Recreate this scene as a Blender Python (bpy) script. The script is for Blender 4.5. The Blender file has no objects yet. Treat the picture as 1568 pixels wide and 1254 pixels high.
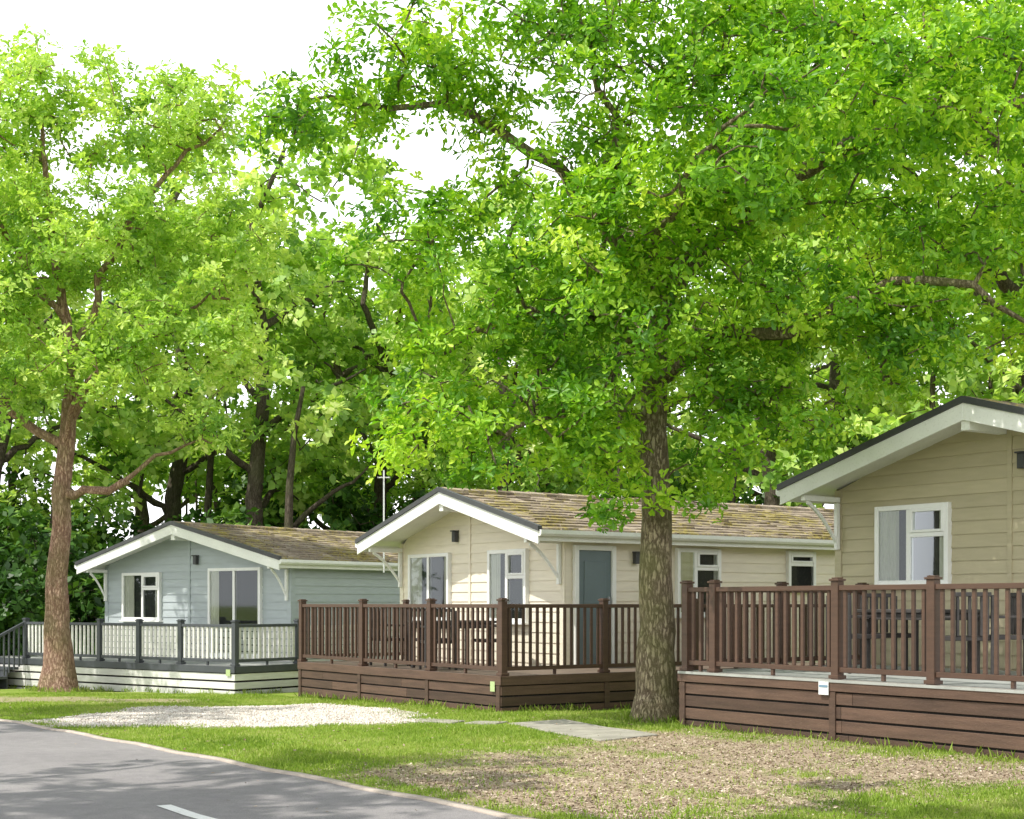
import bpy, bmesh, math, numpy as np
from mathutils import Vector, Matrix
E = 1.5
scene = bpy.context.scene
rng = np.random.default_rng(7)

# ------------------------------------------------------------------ helpers
def nrm(a):
    return a / np.maximum(np.linalg.norm(a, axis=-1, keepdims=True), 1e-9)

def link(o, parent=None):
    scene.collection.objects.link(o)
    if parent is not None:
        o.parent = parent
    return o

def empty(name, loc=(0, 0, 0), rotz=0.0):
    e = bpy.data.objects.new(name, None)
    e.location = loc
    e.rotation_euler = (0, 0, rotz)
    e.empty_display_size = 0.3
    return link(e)

def raw_mesh(name, V, loops, starts, totals, mat, tint=None, smooth=False):
    me = bpy.data.meshes.new(name)
    me.vertices.add(len(V)); me.vertices.foreach_set('co', np.asarray(V, dtype=np.float32).ravel())
    me.loops.add(len(loops)); me.loops.foreach_set('vertex_index', np.asarray(loops, dtype=np.int32))
    me.polygons.add(len(starts))
    me.polygons.foreach_set('loop_start', np.asarray(starts, dtype=np.int32))
    me.polygons.foreach_set('loop_total', np.asarray(totals, dtype=np.int32))
    me.update(calc_edges=True)
    if smooth:
        me.polygons.foreach_set('use_smooth', np.ones(len(starts), dtype=bool))
    if tint is not None:
        at = me.attributes.new('tint', 'FLOAT', 'POINT')
        at.data.foreach_set('value', np.asarray(tint, dtype=np.float32))
    me.materials.append(mat)
    return me

def inst_mesh(name, tv, tf, P, R, S, tint, mat, smooth=False):
    tv = np.asarray(tv, dtype=np.float64); k = len(tv); n = len(P)
    V = P[:, None, :] + np.einsum('nij,kj->nki', R, tv) * S[:, None, None]
    V = V.reshape(-1, 3)
    flat = np.concatenate([np.asarray(f) for f in tf]); lens = np.array([len(f) for f in tf])
    loops = (flat[None, :] + (np.arange(n) * k)[:, None]).ravel()
    totals = np.tile(lens, n)
    starts = np.concatenate([[0], np.cumsum(totals)[:-1]])
    return raw_mesh(name, V, loops, starts, totals, mat, np.repeat(tint, k), smooth)

def frames(zax, xhint):
    z = nrm(zax); x = xhint - (xhint * z).sum(-1, keepdims=True) * z
    x = nrm(x); y = np.cross(z, x)
    return np.stack([x, y, z], axis=-1)

class MB:
    def __init__(s): s.v = []; s.f = []; s.t = []
    def hexa(s, pts, tint=0.5):
        b = len(s.v); s.v += [tuple(p) for p in pts]
        for q in ((0,1,2,3),(4,7,6,5),(0,4,5,1),(1,5,6,2),(2,6,7,3),(3,7,4,0)):
            s.f.append(tuple(b + i for i in q))
        s.t += [tint] * 8
    def box(s, T, a0, a1, z0, z1, d0, d1, tint=0.5):
        s.hexa([T(a0,z0,d0),T(a1,z0,d0),T(a1,z1,d0),T(a0,z1,d0),T(a0,z0,d1),T(a1,z0,d1),T(a1,z1,d1),T(a0,z1,d1)], tint)
    def poly(s, pts, tint=0.5):
        b = len(s.v); s.v += [tuple(p) for p in pts]; s.f.append(tuple(range(b, b + len(pts)))); s.t += [tint] * len(pts)
    def obj(s, name, mat, parent=None, bevel=0.0, smooth=False):
        me = bpy.data.meshes.new(name); me.from_pydata(s.v, [], s.f)
        at = me.attributes.new('tint', 'FLOAT', 'POINT'); at.data.foreach_set('value', np.array(s.t, dtype=np.float32))
        bm = bmesh.new(); bm.from_mesh(me); bmesh.ops.recalc_face_normals(bm, faces=bm.faces); bm.to_mesh(me); bm.free()
        if smooth:
            me.polygons.foreach_set('use_smooth', np.ones(len(me.polygons), dtype=bool))
        me.materials.append(mat)
        o = bpy.data.objects.new(name, me); link(o, parent)
        if bevel > 0:
            m = o.modifiers.new('bevel', 'BEVEL'); m.width = bevel; m.segments = 1
        return o

# ------------------------------------------------------------------ materials
def new_mat(name):
    m = bpy.data.materials.new(name); m.use_nodes = True
    nt = m.node_tree; nt.nodes.clear()
    out = nt.nodes.new('ShaderNodeOutputMaterial')
    return m, nt, out
def N(nt, t, **kw):
    n = nt.nodes.new(t)
    for k, v in kw.items(): setattr(n, k, v)
    return n
def ramp(nt, stops, src=None, interp='LINEAR'):
    r = nt.nodes.new('ShaderNodeValToRGB'); r.color_ramp.interpolation = interp
    el = r.color_ramp.elements
    while len(el) < len(stops): el.new(0.5)
    for e, (p, c) in zip(el, stops):
        e.position = p; e.color = (*c, 1) if len(c) == 3 else c
    if src is not None: nt.links.new(src, r.inputs[0])
    return r
def noise(nt, scale, detail=4, vec=None, rough=0.55):
    n = nt.nodes.new('ShaderNodeTexNoise'); n.inputs['Scale'].default_value = scale
    n.inputs['Detail'].default_value = detail; n.inputs['Roughness'].default_value = rough
    if vec is not None: nt.links.new(vec, n.inputs['Vector'])
    return n
def coords(nt, scale=(1,1,1), kind='Object'):
    tc = nt.nodes.new('ShaderNodeTexCoord'); mp = nt.nodes.new('ShaderNodeMapping')
    mp.inputs['Scale'].default_value = scale
    nt.links.new(tc.outputs[kind], mp.inputs['Vector']); return mp.outputs[0]
def mix(nt, a, b, fac, mode='MIX'):
    m = nt.nodes.new('ShaderNodeMix'); m.data_type = 'RGBA'; m.blend_type = mode
    for i, v in ((6, a), (7, b)):
        if isinstance(v, tuple): m.inputs[i].default_value = (*v, 1)
        else: nt.links.new(v, m.inputs[i])
    if isinstance(fac, float): m.inputs[0].default_value = fac
    else: nt.links.new(fac, m.inputs[0])
    return m.outputs[2]
def bump(nt, h, strength, dist):
    b = nt.nodes.new('ShaderNodeBump'); b.inputs['Strength'].default_value = strength
    b.inputs['Distance'].default_value = dist; nt.links.new(h, b.inputs['Height']); return b.outputs[0]
def attr(nt, name):
    a = nt.nodes.new('ShaderNodeAttribute'); a.attribute_name = name; return a.outputs['Fac']
def princ(nt, out, col, rough=0.6, normal=None, spec=0.4):
    p = nt.nodes.new('ShaderNodeBsdfPrincipled')
    if isinstance(col, tuple): p.inputs['Base Color'].default_value = (*col, 1)
    else: nt.links.new(col, p.inputs['Base Color'])
    p.inputs['Roughness'].default_value = rough
    p.inputs['Specular IOR Level'].default_value = spec
    if normal is not None: nt.links.new(normal, p.inputs['Normal'])
    nt.links.new(p.outputs[0], out.inputs[0]); return p

def mat_paint(name, c, rough=0.5, var=0.12, sc=(1,1,1), nscale=3.0, bs=0.15, dirt=(0.2,0.18,0.12), dirtamt=0.25, tintvar=0.0):
    m, nt, out = new_mat(name); v = coords(nt, sc)
    n1 = noise(nt, nscale, 5, v); n2 = noise(nt, nscale * 12, 3, v)
    lo = tuple(x * (1 - var) for x in c); hi = tuple(min(1, x * (1 + var)) for x in c)
    r = ramp(nt, [(0.3, lo), (0.7, hi)], n1.outputs[0])
    r2 = ramp(nt, [(0.55, (0,0,0)), (0.8, (dirtamt,)*3)], n2.outputs[0])
    col = mix(nt, r.outputs[0], dirt, r2.outputs[0])
    if tintvar > 0:
        tr = ramp(nt, [(0.0, (1-tintvar,)*3), (1.0, (1+tintvar,)*3)], attr(nt, 'tint'))
        col = mix(nt, col, tr.outputs[0], 1.0, 'MULTIPLY')
    princ(nt, out, col, rough, bump(nt, n2.outputs[0], bs, 0.01)); return m

M_white = mat_paint('white_upvc', (0.84,0.84,0.82), 0.35, 0.03, dirtamt=0.10, bs=0.03)
M_fascia = mat_paint('white_fascia', (0.83,0.83,0.80), 0.5, 0.05, dirt=(0.35,0.36,0.28), dirtamt=0.3, bs=0.05)
M_dark = mat_paint('dark_trim', (0.055,0.057,0.06), 0.5, 0.15)
M_cream = mat_paint('cream_cladding', (0.77,0.70,0.57), 0.55, 0.05, sc=(1,1,6), bs=0.2, dirtamt=0.12, tintvar=0.03)
M_blue = mat_paint('blue_grey_cladding', (0.40,0.445,0.46), 0.55, 0.06, sc=(1,1,6), bs=0.2, dirtamt=0.12, tintvar=0.04)
M_olive = mat_paint('sage_beige_cladding', (0.46,0.405,0.27), 0.55, 0.06, sc=(1,1,6), bs=0.25, dirtamt=0.15, tintvar=0.05)
M_brown = mat_paint('brown_composite', (0.082,0.045,0.030), 0.5, 0.15, sc=(2,2,12), nscale=2, bs=0.25, dirt=(0.18,0.14,0.10), dirtamt=0.2, tintvar=0.2)
M_brownskirt = mat_paint('brown_deck_board', (0.088,0.051,0.035), 0.65, 0.25, sc=(1,1,10), nscale=2, bs=0.4, dirt=(0.2,0.15,0.11), dirtamt=0.4, tintvar=0.25)
M_greyrail = mat_paint('slate_composite', (0.065,0.072,0.082), 0.5, 0.12, bs=0.1)
M_paleskirt = mat_paint('pale_deck_board', (0.68,0.67,0.64), 0.6, 0.1, sc=(1,1,8), bs=0.3, dirtamt=0.35, tintvar=0.1)
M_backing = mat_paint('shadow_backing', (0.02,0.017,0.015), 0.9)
M_floor = mat_paint('deck_floor_board', (0.16,0.12,0.09), 0.7, 0.2, bs=0.3)
M_floorgrey = mat_paint('deck_floor_pale', (0.34,0.35,0.33), 0.7, 0.15, bs=0.3)
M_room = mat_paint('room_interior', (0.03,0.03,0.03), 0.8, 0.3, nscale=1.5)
M_curtain = mat_paint('curtain_fabric', (0.62,0.60,0.53), 0.9, 0.08, sc=(1,1,0.3))
M_door = mat_paint('door_panel', (0.14,0.185,0.20), 0.4, 0.05, bs=0.03)
M_furn = mat_paint('rattan_furniture', (0.05,0.045,0.045), 0.6, 0.25, nscale=20)
M_metal = mat_paint('grey_metal', (0.35,0.36,0.38), 0.35, 0.05)
M_signw = mat_paint('sign_plate', (0.72,0.74,0.74), 0.4, 0.03)
M_signb = mat_paint('sign_band', (0.16,0.26,0.36), 0.4, 0.03)
M_signg = mat_paint('number_tag', (0.42,0.52,0.25), 0.4, 0.03)
M_slab = mat_paint('concrete_slab', (0.33,0.31,0.26), 0.85, 0.2, nscale=4, bs=0.5, dirt=(0.16,0.18,0.07), dirtamt=0.7)
M_edge = mat_paint('concrete_edging', (0.44,0.38,0.32), 0.85, 0.2, nscale=5, bs=0.5, dirt=(0.2,0.17,0.12), dirtamt=0.6)
M_line = mat_paint('road_paint', (0.78,0.78,0.76), 0.7, 0.05, nscale=10, bs=0.4, dirt=(0.3,0.3,0.3), dirtamt=0.7)

def mat_glass():
    m, nt, out = new_mat('window_glass')
    t = N(nt, 'ShaderNodeBsdfTransparent'); t.inputs[0].default_value = (0.88,0.92,0.90,1)
    g = N(nt, 'ShaderNodeBsdfGlossy'); g.inputs['Roughness'].default_value = 0.03; g.inputs[0].default_value=(0.9,0.95,1,1)
    fr = N(nt, 'ShaderNodeFresnel'); fr.inputs[0].default_value = 1.5
    ma = N(nt, 'ShaderNodeMath', operation='MULTIPLY_ADD'); nt.links.new(fr.outputs[0], ma.inputs[0]); ma.inputs[1].default_value = 0.9; ma.inputs[2].default_value = 0.02
    mx = N(nt, 'ShaderNodeMixShader'); nt.links.new(ma.outputs[0], mx.inputs[0]); nt.links.new(t.outputs[0], mx.inputs[1]); nt.links.new(g.outputs[0], mx.inputs[2])
    nt.links.new(mx.outputs[0], out.inputs[0]); return m
M_glass = mat_glass()

def mat_leaf(name, stops, trans=0.45, gloss=0.06, tcol=(1.05,1.1,0.5), cs=0.7):
    m, nt, out = new_mat(name)
    g = N(nt, 'ShaderNodeNewGeometry')
    n = noise(nt, cs, 2, g.outputs['Position'])
    a = N(nt, 'ShaderNodeMath', operation='MULTIPLY_ADD'); nt.links.new(n.outputs[0], a.inputs[0]); a.inputs[1].default_value = 1.1; a.inputs[2].default_value = -0.55
    b = N(nt, 'ShaderNodeMath', operation='ADD'); nt.links.new(a.outputs[0], b.inputs[0]); nt.links.new(attr(nt, 'tint'), b.inputs[1])
    r = ramp(nt, stops, b.outputs[0])
    d = N(nt, 'ShaderNodeBsdfDiffuse'); nt.links.new(r.outputs[0], d.inputs[0])
    t = N(nt, 'ShaderNodeBsdfTranslucent'); nt.links.new(mix(nt, r.outputs[0], tcol, 1.0, 'MULTIPLY'), t.inputs[0])
    m1 = N(nt, 'ShaderNodeMixShader'); m1.inputs[0].default_value = trans
    nt.links.new(d.outputs[0], m1.inputs[1]); nt.links.new(t.outputs[0], m1.inputs[2])
    gl = N(nt, 'ShaderNodeBsdfGlossy'); gl.inputs['Roughness'].default_value = 0.45
    m2 = N(nt, 'ShaderNodeMixShader'); m2.inputs[0].default_value = gloss
    nt.links.new(m1.outputs[0], m2.inputs[1]); nt.links.new(gl.outputs[0], m2.inputs[2])
    nt.links.new(m2.outputs[0], out.inputs[0]); return m
M_leaf = mat_leaf('oak_leaf', [(0.0,(0.085,0.24,0.018)), (0.35,(0.21,0.45,0.028)), (0.65,(0.44,0.68,0.05)), (1.0,(0.68,0.83,0.10))], 0.47, .03)
M_leafY = mat_leaf('young_oak_leaf', [(0.0,(0.21,0.40,0.07)), (0.45,(0.49,0.70,0.13)), (0.8,(0.70,0.85,0.22)), (1.0,(0.80,0.88,0.34))], 0.48, .03)
M_leafB = mat_leaf('woodland_leaf', [(0.0,(0.11,0.26,0.05)), (0.4,(0.36,0.57,0.11)), (0.75,(0.64,0.80,0.21)), (1.0,(0.78,0.87,0.34))], 0.48, .03, cs=.4)
M_leafD = mat_leaf('shrub_leaf', [(0.0,(0.02,0.06,0.012)), (0.6,(0.06,0.15,0.02)), (1.0,(0.20,0.34,0.05))], 0.3, 0.03)
M_blade = mat_leaf('grass_blade', [(0.0,(0.16,0.27,0.03)), (0.6,(0.34,0.48,0.07)), (1.0,(0.55,0.57,0.22))], 0.4, 0.02)

def mat_bark(name, c1, c2, moss, mossamt):
    m, nt, out = new_mat(name)
    v = coords(nt, (1,1,0.25)); n1 = noise(nt, 16, 8, v, 0.75); n3 = noise(nt, 34, 4, coords(nt, (1,1,.5)), 0.7)
    vo = N(nt, 'ShaderNodeTexVoronoi'); vo.inputs['Scale'].default_value = 26; vo.feature = 'DISTANCE_TO_EDGE'
    dv = mix(nt, v, n1.outputs['Color'], 0.12); nt.links.new(dv, vo.inputs['Vector'])
    vr = ramp(nt, [(0.0,(0.2,)*3), (0.18,(.8,)*3)], vo.outputs['Distance'])
    hh = mix(nt, mix(nt, n1.outputs[0], n3.outputs[0], .35), vr.outputs[0], 0.28)
    col = ramp(nt, [(0.3, tuple(x*0.35 for x in c1)), (0.5, c1), (0.68, c2)], hh)
    n2 = noise(nt, 1.6, 5, coords(nt)); mr = ramp(nt, [(0.42,(0,0,0)), (0.65,(mossamt,)*3)], n2.outputs[0])
    princ(nt, out, mix(nt, col.outputs[0], moss, mr.outputs[0]), 0.9, bump(nt, hh, 1.0, 0.06), 0.12); return m
M_bark = mat_bark('oak_bark', (0.25,0.19,0.13), (0.50,0.42,0.30), (0.24,0.25,0.09), 0.5)
M_barkR = mat_bark('reddish_bark', (0.36,0.21,0.155), (0.60,0.42,0.33), (0.24,0.24,0.10), 0.4)
M_barkD = mat_bark('woodland_bark', (0.10,0.08,0.06), (0.20,0.165,0.13), (0.10,0.11,0.05), 0.5)

def mat_roof():
    m, nt, out = new_mat('mossy_roof_tile'); v = coords(nt)
    t = ramp(nt, [(0.0,(0.19,0.15,0.115)), (0.5,(0.33,0.27,0.21)), (1.0,(0.48,0.40,0.32))], attr(nt,'tint'))
    n1 = noise(nt, 0.9, 6, v, 0.7); n2 = noise(nt, 11, 5, v, 0.75)
    c = mix(nt, n1.outputs[0], n2.outputs[0], 0.5)
    mr = ramp(nt, [(0.49,(0,0,0)), (0.57,(.88,)*3)], c)
    mc = ramp(nt, [(0.35,(0.11,0.085,0.03)), (0.65,(0.44,0.37,0.10))], n2.outputs[0])
    g = ramp(nt, [(0.3,(0.55,)*3), (0.7,(1.35,)*3)], n2.outputs[0])
    base = mix(nt, t.outputs[0], g.outputs[0], 1.0, 'MULTIPLY')
    princ(nt, out, mix(nt, base, mc.outputs[0], mr.outputs[0]), 0.9, bump(nt, c, 0.9, 0.06), 0.1); return m
M_roof = mat_roof()

def mat_ground():
    m, nt, out = new_mat('lawn_and_gravel_ground')
    g = N(nt, 'ShaderNodeNewGeometry').outputs['Position']
    n0 = noise(nt, 0.5, 4, g); n1 = noise(nt, 5, 5, g, 0.65); n2 = noise(nt, 40, 4, g, 0.7); n3 = noise(nt, 110, 2, g, 0.6)
    gr = ramp(nt, [(0.3,(0.14,0.22,0.03)), (0.5,(0.23,0.31,0.05)), (0.72,(0.40,0.37,0.16))], mix(nt, n0.outputs[0], n1.outputs[0], 0.55))
    li = ramp(nt, [(0.3,(0.18,0.13,0.08)), (0.5,(0.38,0.30,0.21)), (0.7,(0.58,0.49,0.38))], mix(nt, n1.outputs[0], n2.outputs[0], 0.6))
    gv = ramp(nt, [(0.3,(0.38,0.33,0.28)), (0.5,(0.66,0.60,0.53)), (0.7,(0.82,0.78,0.72))], n3.outputs[0])
    fl = ramp(nt, [(0.3,(0.05,0.07,0.015)), (0.6,(0.12,0.14,0.035)), (0.8,(0.18,0.15,0.07))], n1.outputs[0])
    c = mix(nt, gr.outputs[0], li.outputs[0], attr(nt, 'litter'))
    c = mix(nt, c, gv.outputs[0], attr(nt, 'gravel'))
    c = mix(nt, c, fl.outputs[0], attr(nt, 'forest'))
    princ(nt, out, c, 0.95, bump(nt, mix(nt, n2.outputs[0], n3.outputs[0], 0.5), 0.7, 0.03), 0.1); return m
M_ground = mat_ground()
def mat_asphalt():
    m, nt, out = new_mat('asphalt')
    g = N(nt, 'ShaderNodeNewGeometry').outputs['Position']
    n0 = noise(nt, 0.6, 5, g); n1 = noise(nt, 160, 2, g, 0.7); n2 = noise(nt, 7, 5, g, 0.7)
    a = ramp(nt, [(0.3,(0.20,0.19,0.195)), (0.7,(0.31,0.295,0.295))], mix(nt, n0.outputs[0], n2.outputs[0], 0.5))
    b = ramp(nt, [(0.35,(0.6,0.6,0.6)), (0.65,(1.35,1.33,1.3))], n1.outputs[0])
    princ(nt, out, mix(nt, a.outputs[0], b.outputs[0], 0.8, 'MULTIPLY'), 0.85, bump(nt, n1.outputs[0], 0.6, 0.01), 0.3); return m
M_asph = mat_asphalt()
def mat_tinted(name, stops):
    m, nt, out = new_mat(name); r = ramp(nt, stops, attr(nt, 'tint')); princ(nt, out, r.outputs[0], 0.9, None, 0.15); return m
M_chip = mat_tinted('wood_chip', [(0,(0.15,0.10,0.065)), (0.5,(0.38,0.30,0.21)), (1,(0.62,0.53,0.42))])
M_stone = mat_tinted('gravel_stone', [(0,(0.36,0.31,0.26)), (0.5,(0.66,0.60,0.53)), (1,(0.82,0.79,0.73))])

# ------------------------------------------------------------------ world, sun, camera
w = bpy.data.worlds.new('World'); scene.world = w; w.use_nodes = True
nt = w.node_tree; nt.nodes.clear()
TS = Vector((-0.60, -0.30, 1.0)).normalized()
sky = nt.nodes.new('ShaderNodeTexSky'); sky.sky_type = 'NISHITA'; sky.sun_disc = False
sky.sun_elevation = math.asin(TS.z); sky.sun_rotation = math.atan2(TS.x, TS.y); sky.dust_density = 3
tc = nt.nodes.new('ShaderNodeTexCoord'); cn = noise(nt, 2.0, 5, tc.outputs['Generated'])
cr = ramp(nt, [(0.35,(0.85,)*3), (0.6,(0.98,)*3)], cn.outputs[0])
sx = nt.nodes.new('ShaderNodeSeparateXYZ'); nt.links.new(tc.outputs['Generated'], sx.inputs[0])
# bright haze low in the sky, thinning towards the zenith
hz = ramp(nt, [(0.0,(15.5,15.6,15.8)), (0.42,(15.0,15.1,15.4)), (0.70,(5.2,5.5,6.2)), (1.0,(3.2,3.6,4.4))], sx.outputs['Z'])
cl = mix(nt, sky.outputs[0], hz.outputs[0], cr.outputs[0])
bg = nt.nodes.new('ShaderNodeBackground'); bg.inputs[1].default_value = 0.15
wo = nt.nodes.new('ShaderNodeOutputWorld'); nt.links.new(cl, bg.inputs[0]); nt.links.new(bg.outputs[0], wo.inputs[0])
sl = bpy.data.lights.new('sun', 'SUN'); sl.energy = 5.0; sl.angle = math.radians(0.53); sl.color = (1.0, 0.96, 0.88)
so = bpy.data.objects.new('sun', sl); so.rotation_euler = (-TS).to_track_quat('-Z', 'Y').to_euler(); so.location = (-20, -5, 30); link(so)
cam = bpy.data.cameras.new('camera'); cam.lens = 50.5; cam.sensor_width = 36; cam.shift_y = 0.19; cam.clip_end = 3000
co = bpy.data.objects.new('camera', cam); co.location = (0, 0, E); co.rotation_euler = (math.radians(90), 0, 0); link(co)
scene.camera = co
scene.view_settings.view_transform = 'Standard'; scene.view_settings.look = 'None'; scene.view_settings.exposure = 0

# ------------------------------------------------------------------ ground
def gh(x, y):
    q = np.clip(y - 13, 0, 20)
    return E - 1.46 - 0.00115 * q * q - 0.01 * np.clip(y - 33, 0, 200) + 0.012*np.sin(x*1.3+y*0.7) + 0.008*np.sin(x*2.9-y*2.1)
def sn(x, y, s=1.0, o=0.0):
    return (np.sin(x*1.7*s+o)*np.cos(y*1.3*s-o) + 0.6*np.sin(x*3.9*s+y*2.7*s+o*2) + 0.4*np.cos(x*8.3*s-y*6.1*s+o) + 0.25*np.sin(x*17*s+y*19*s)) / 2.2
def sdf(px, py, poly):
    d = np.full(px.shape, 1e9); ins = np.zeros(px.shape, bool); n = len(poly)
    for i in range(n):
        ax, ay = poly[i]; bx, by = poly[(i+1) % n]
        ex, ey = bx-ax, by-ay
        t = np.clip(((px-ax)*ex+(py-ay)*ey)/(ex*ex+ey*ey), 0, 1)
        d = np.minimum(d, np.hypot(px-ax-t*ex, py-ay-t*ey))
        c = ((ay > py) != (by > py)) & (px < (bx-ax)*(py-ay)/((by-ay) if by != ay else 1e-9)+ax)
        ins ^= c
    return np.where(ins, -d, d)
GRAV = [(-6.3,18.4),(-5.2,17.3),(-3.0,17.2),(-1.2,18.1),(-1.9,21.2),(-3.2,22.3),(-5.2,21.4)]
DIRT = [(-9.5,23.5),(-5,22.6),(-5.5,24.2),(-9.5,25.6)]
LIT = [(-1.75,12.2),(-0.6,13.3),(0.5,14.9),(1.2,16.4),(2.2,16.6),(4.9,12.9),(7.0,11.0),(4.4,11.7),(2.4,10.9),(1.2,9.0),(0.4,9.0)]
def masks(x, y):
    j = sn(x, y, 1.0) * 0.45 + sn(x, y, 3.1, 2.0) * 0.2
    gv = np.clip(0.5 - (sdf(x, y, GRAV) + j*0.7) / 0.35, 0, 1)
    li = np.clip(0.5 - (sdf(x, y, LIT) + j*1.3) / 1.1, 0, 1)
    li = li * (1 - 0.5*np.clip(sn(x, y, 1.6, 4.0)*1.6 - 0.1, 0, 1))
    li = np.maximum(li, 0.75*np.clip(0.5 - (sdf(x, y, DIRT) + j) / 0.6, 0, 1))
    li = np.maximum(li, 0.9*np.clip(1.2 - np.hypot(x-1.83, y-18.2)/0.7 + j, 0, 1))
    fo = np.clip((y - 33 + j*3) / 3, 0, 1)
    return gv, li, fo
def axis(lo, hi, step, far, g=1.25):
    a = list(np.arange(lo, hi, step)); s = step; v = a[-1]; r = []
    while v < far: s *= g; v += s; r.append(v)
    s = step; v = a[0]; l = []
    while v > -far: s *= g; v -= s; l.append(v)
    return np.array(l[::-1] + a + r)
gx = axis(-13, 9, 0.09, 900); gy = axis(8.5, 30, 0.09, 900)
X, Y = np.meshgrid(gx, gy); nx, ny = len(gx), len(gy)
V = np.stack([X.ravel(), Y.ravel(), gh(X, Y).ravel()], 1)
i, j = np.meshgrid(np.arange(nx-1), np.arange(ny-1)); b = (j*nx+i).ravel()
loops = np.stack([b, b+1, b+nx+1, b+nx], 1).ravel(); nf = len(b)
me = raw_mesh('ground', V, loops, np.arange(nf)*4, np.full(nf, 4), M_ground, None, True)
gv, li, fo = masks(X.ravel(), Y.ravel())
for nme, arr in (('gravel', gv), ('litter', li), ('forest', fo)):
    at = me.attributes.new(nme, 'FLOAT', 'POINT'); at.data.foreach_set('value', arr.astype(np.float32))
link(bpy.data.objects.new('ground', me))

# road: straight lane, its edge runs parallel with the lodges
RD = np.array([-0.6, 0.8]); RP = np.array([0.0, 9.72]); RN = np.array([-0.8, -0.6])
def strip(name, s0, s1, d0, d1, dz, mat, step=0.5, ndiv=12, thick=0.0):
    ss = np.arange(s0, s1 + step, step); dd = np.linspace(d0, d1, ndiv + 1)
    S, D = np.meshgrid(ss, dd)
    x = RP[0] + RD[0]*S + RN[0]*D; y = RP[1] + RD[1]*S + RN[1]*D
    V = np.stack([x.ravel(), y.ravel(), (gh(x, y) + dz).ravel()], 1)
    n1, n2 = len(ss), len(dd); i, j = np.meshgrid(np.arange(n1-1), np.arange(n2-1)); b = (j*n1+i).ravel()
    lp = np.stack([b, b+1, b+n1+1, b+n1], 1).ravel()
    o = link(bpy.data.objects.new(name, raw_mesh(name, V, lp, np.arange(len(b))*4, np.full(len(b), 4), mat, None, True)))
    if thick: m = o.modifiers.new('thick', 'SOLIDIFY'); m.thickness = thick; m.offset = 0
    return o
strip('road', -30, 40, 0.04, 6.2, 0.012, M_asph)
strip('road_edging', -30, 40, -0.04, 0.04, 0.014, M_edge, ndiv=1, thick=0.03)
strip('road_edging', -30, 40, 6.2, 6.3, 0.014, M_edge, ndiv=1, thick=0.03)
for s0 in (-19.5, -10.5, -1.5, 7.5, 16.5, 25.5):
    strip('road_marking', s0, s0+3.5, 1.58, 1.69, 0.017, M_line, ndiv=1)

# paving slabs
def slab_obj(name, quads):
    mb = MB()
    for q in quads:
        top = [(x, y, float(gh(np.array(x), np.array(y))) + 0.018) for x, y in q]
        bot = [(x, y, z - 0.06) for x, y, z in top]
        mb.hexa(bot + top)
    return mb.obj(name, M_slab, None, 0.006)
A, B, C, D = map(np.array, ((-0.05,17.75), (0.66,18.2), (1.62,15.9), (0.95,15.3)))
qs = []
for k in range(4):
    t0, t1 = k/4 + 0.006, (k+1)/4 - 0.006
    qs.append([tuple(A+(D-A)*t0), tuple(B+(C-B)*t0), tuple(B+(C-B)*t1), tuple(A+(D-A)*t1)])
slab_obj('garden_path', qs)
slab_obj('stepping_stones', [[(-1.25,18.3),(-0.75,18.05),(-0.6,18.35),(-1.1,18.6)], [(-0.6,18.0),(-0.2,17.8),(-0.05,18.1),(-0.45,18.3)]])

# grass blades, chips, gravel
def scatter_pts(n, poly_y, pw):
    y = poly_y[0] + (poly_y[1]-poly_y[0]) * rng.random(n)**pw
    x = (rng.random(n)*2-1) * y * 0.37
    return x, y
def road_d(x, y): return (x-RP[0])*RN[0] + (y-RP[1])*RN[1]
U55 = np.array([-0.574, 0.819]); V55 = np.array([0.819, 0.574])
def in_decks(x, y):
    a = (x+0.13)*U55[0]+(y-20)*U55[1]; b = (x+0.13)*V55[0]+(y-20)*V55[1]
    r1 = (a > -0.02) & (b > -0.02)
    a = (x-2.11)*-U55[0]+(y-17.3)*-U55[1]; b = (x-2.11)*V55[0]+(y-17.3)*V55[1]
    r2 = (a > -0.02) & (b > -0.02)
    return r1 | r2
x, y = scatter_pts(380000, (9.3, 27), 1.3)
gvv, lii, _ = masks(x, y)
thin = 1 - 0.6*np.clip(sn(x, y, 0.9, 5.0)*1.5-.2, 0, 1)
edge = road_d(x, y) - 0.05*sn(x, y, 4.0)
keep = (rng.random(len(x)) < thin*(1-gvv)*(1-0.95*np.clip(lii*1.3,0,1))) & (edge < -0.03 - 0.03*rng.random(len(x))) & ~in_decks(x, y) & (sdf(x, y, [tuple(A),tuple(B),tuple(C),tuple(D)]) > 0.0)
x, y = x[keep], y[keep]; n = len(x)
P = np.stack([x, y, gh(x, y) - 0.003], 1)
up = nrm(np.stack([rng.normal(0, .35, n), rng.normal(0, .35, n), np.ones(n)], 1))
Rm = frames(up, rng.normal(0, 1, (n, 3)))
hgt = (0.018 + 0.024*rng.random(n)) * (1 + 0.7*np.clip(sn(x, y, 0.6, 1), 0, 1))
bl = inst_mesh('lawn_grass', [(-0.12,0,0),(0.12,0,0),(0.06,0.05,0.55),(0,0.25,1.0),(-0.07,0.05,0.55)], [(0,1,2,3,4)], P, Rm, hgt, np.clip(0.5+0.35*sn(x,y,0.8,3)+rng.normal(0,.2,n),0,1), M_blade)
link(bpy.data.objects.new('lawn_grass', bl))
x, y = scatter_pts(110000, (9.3, 17.5), 1.2); _, lii, _ = masks(x, y)
keep = (rng.random(len(x)) < lii) & (road_d(x, y) < 0.0) & ~in_decks(x, y); x, y = x[keep], y[keep]; n = len(x)
P = np.stack([x, y, gh(x, y) + 0.004], 1)
Rm = frames(nrm(np.stack([rng.normal(0,.3,n), rng.normal(0,.3,n), np.ones(n)], 1)), rng.normal(0,1,(n,3)))
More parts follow.
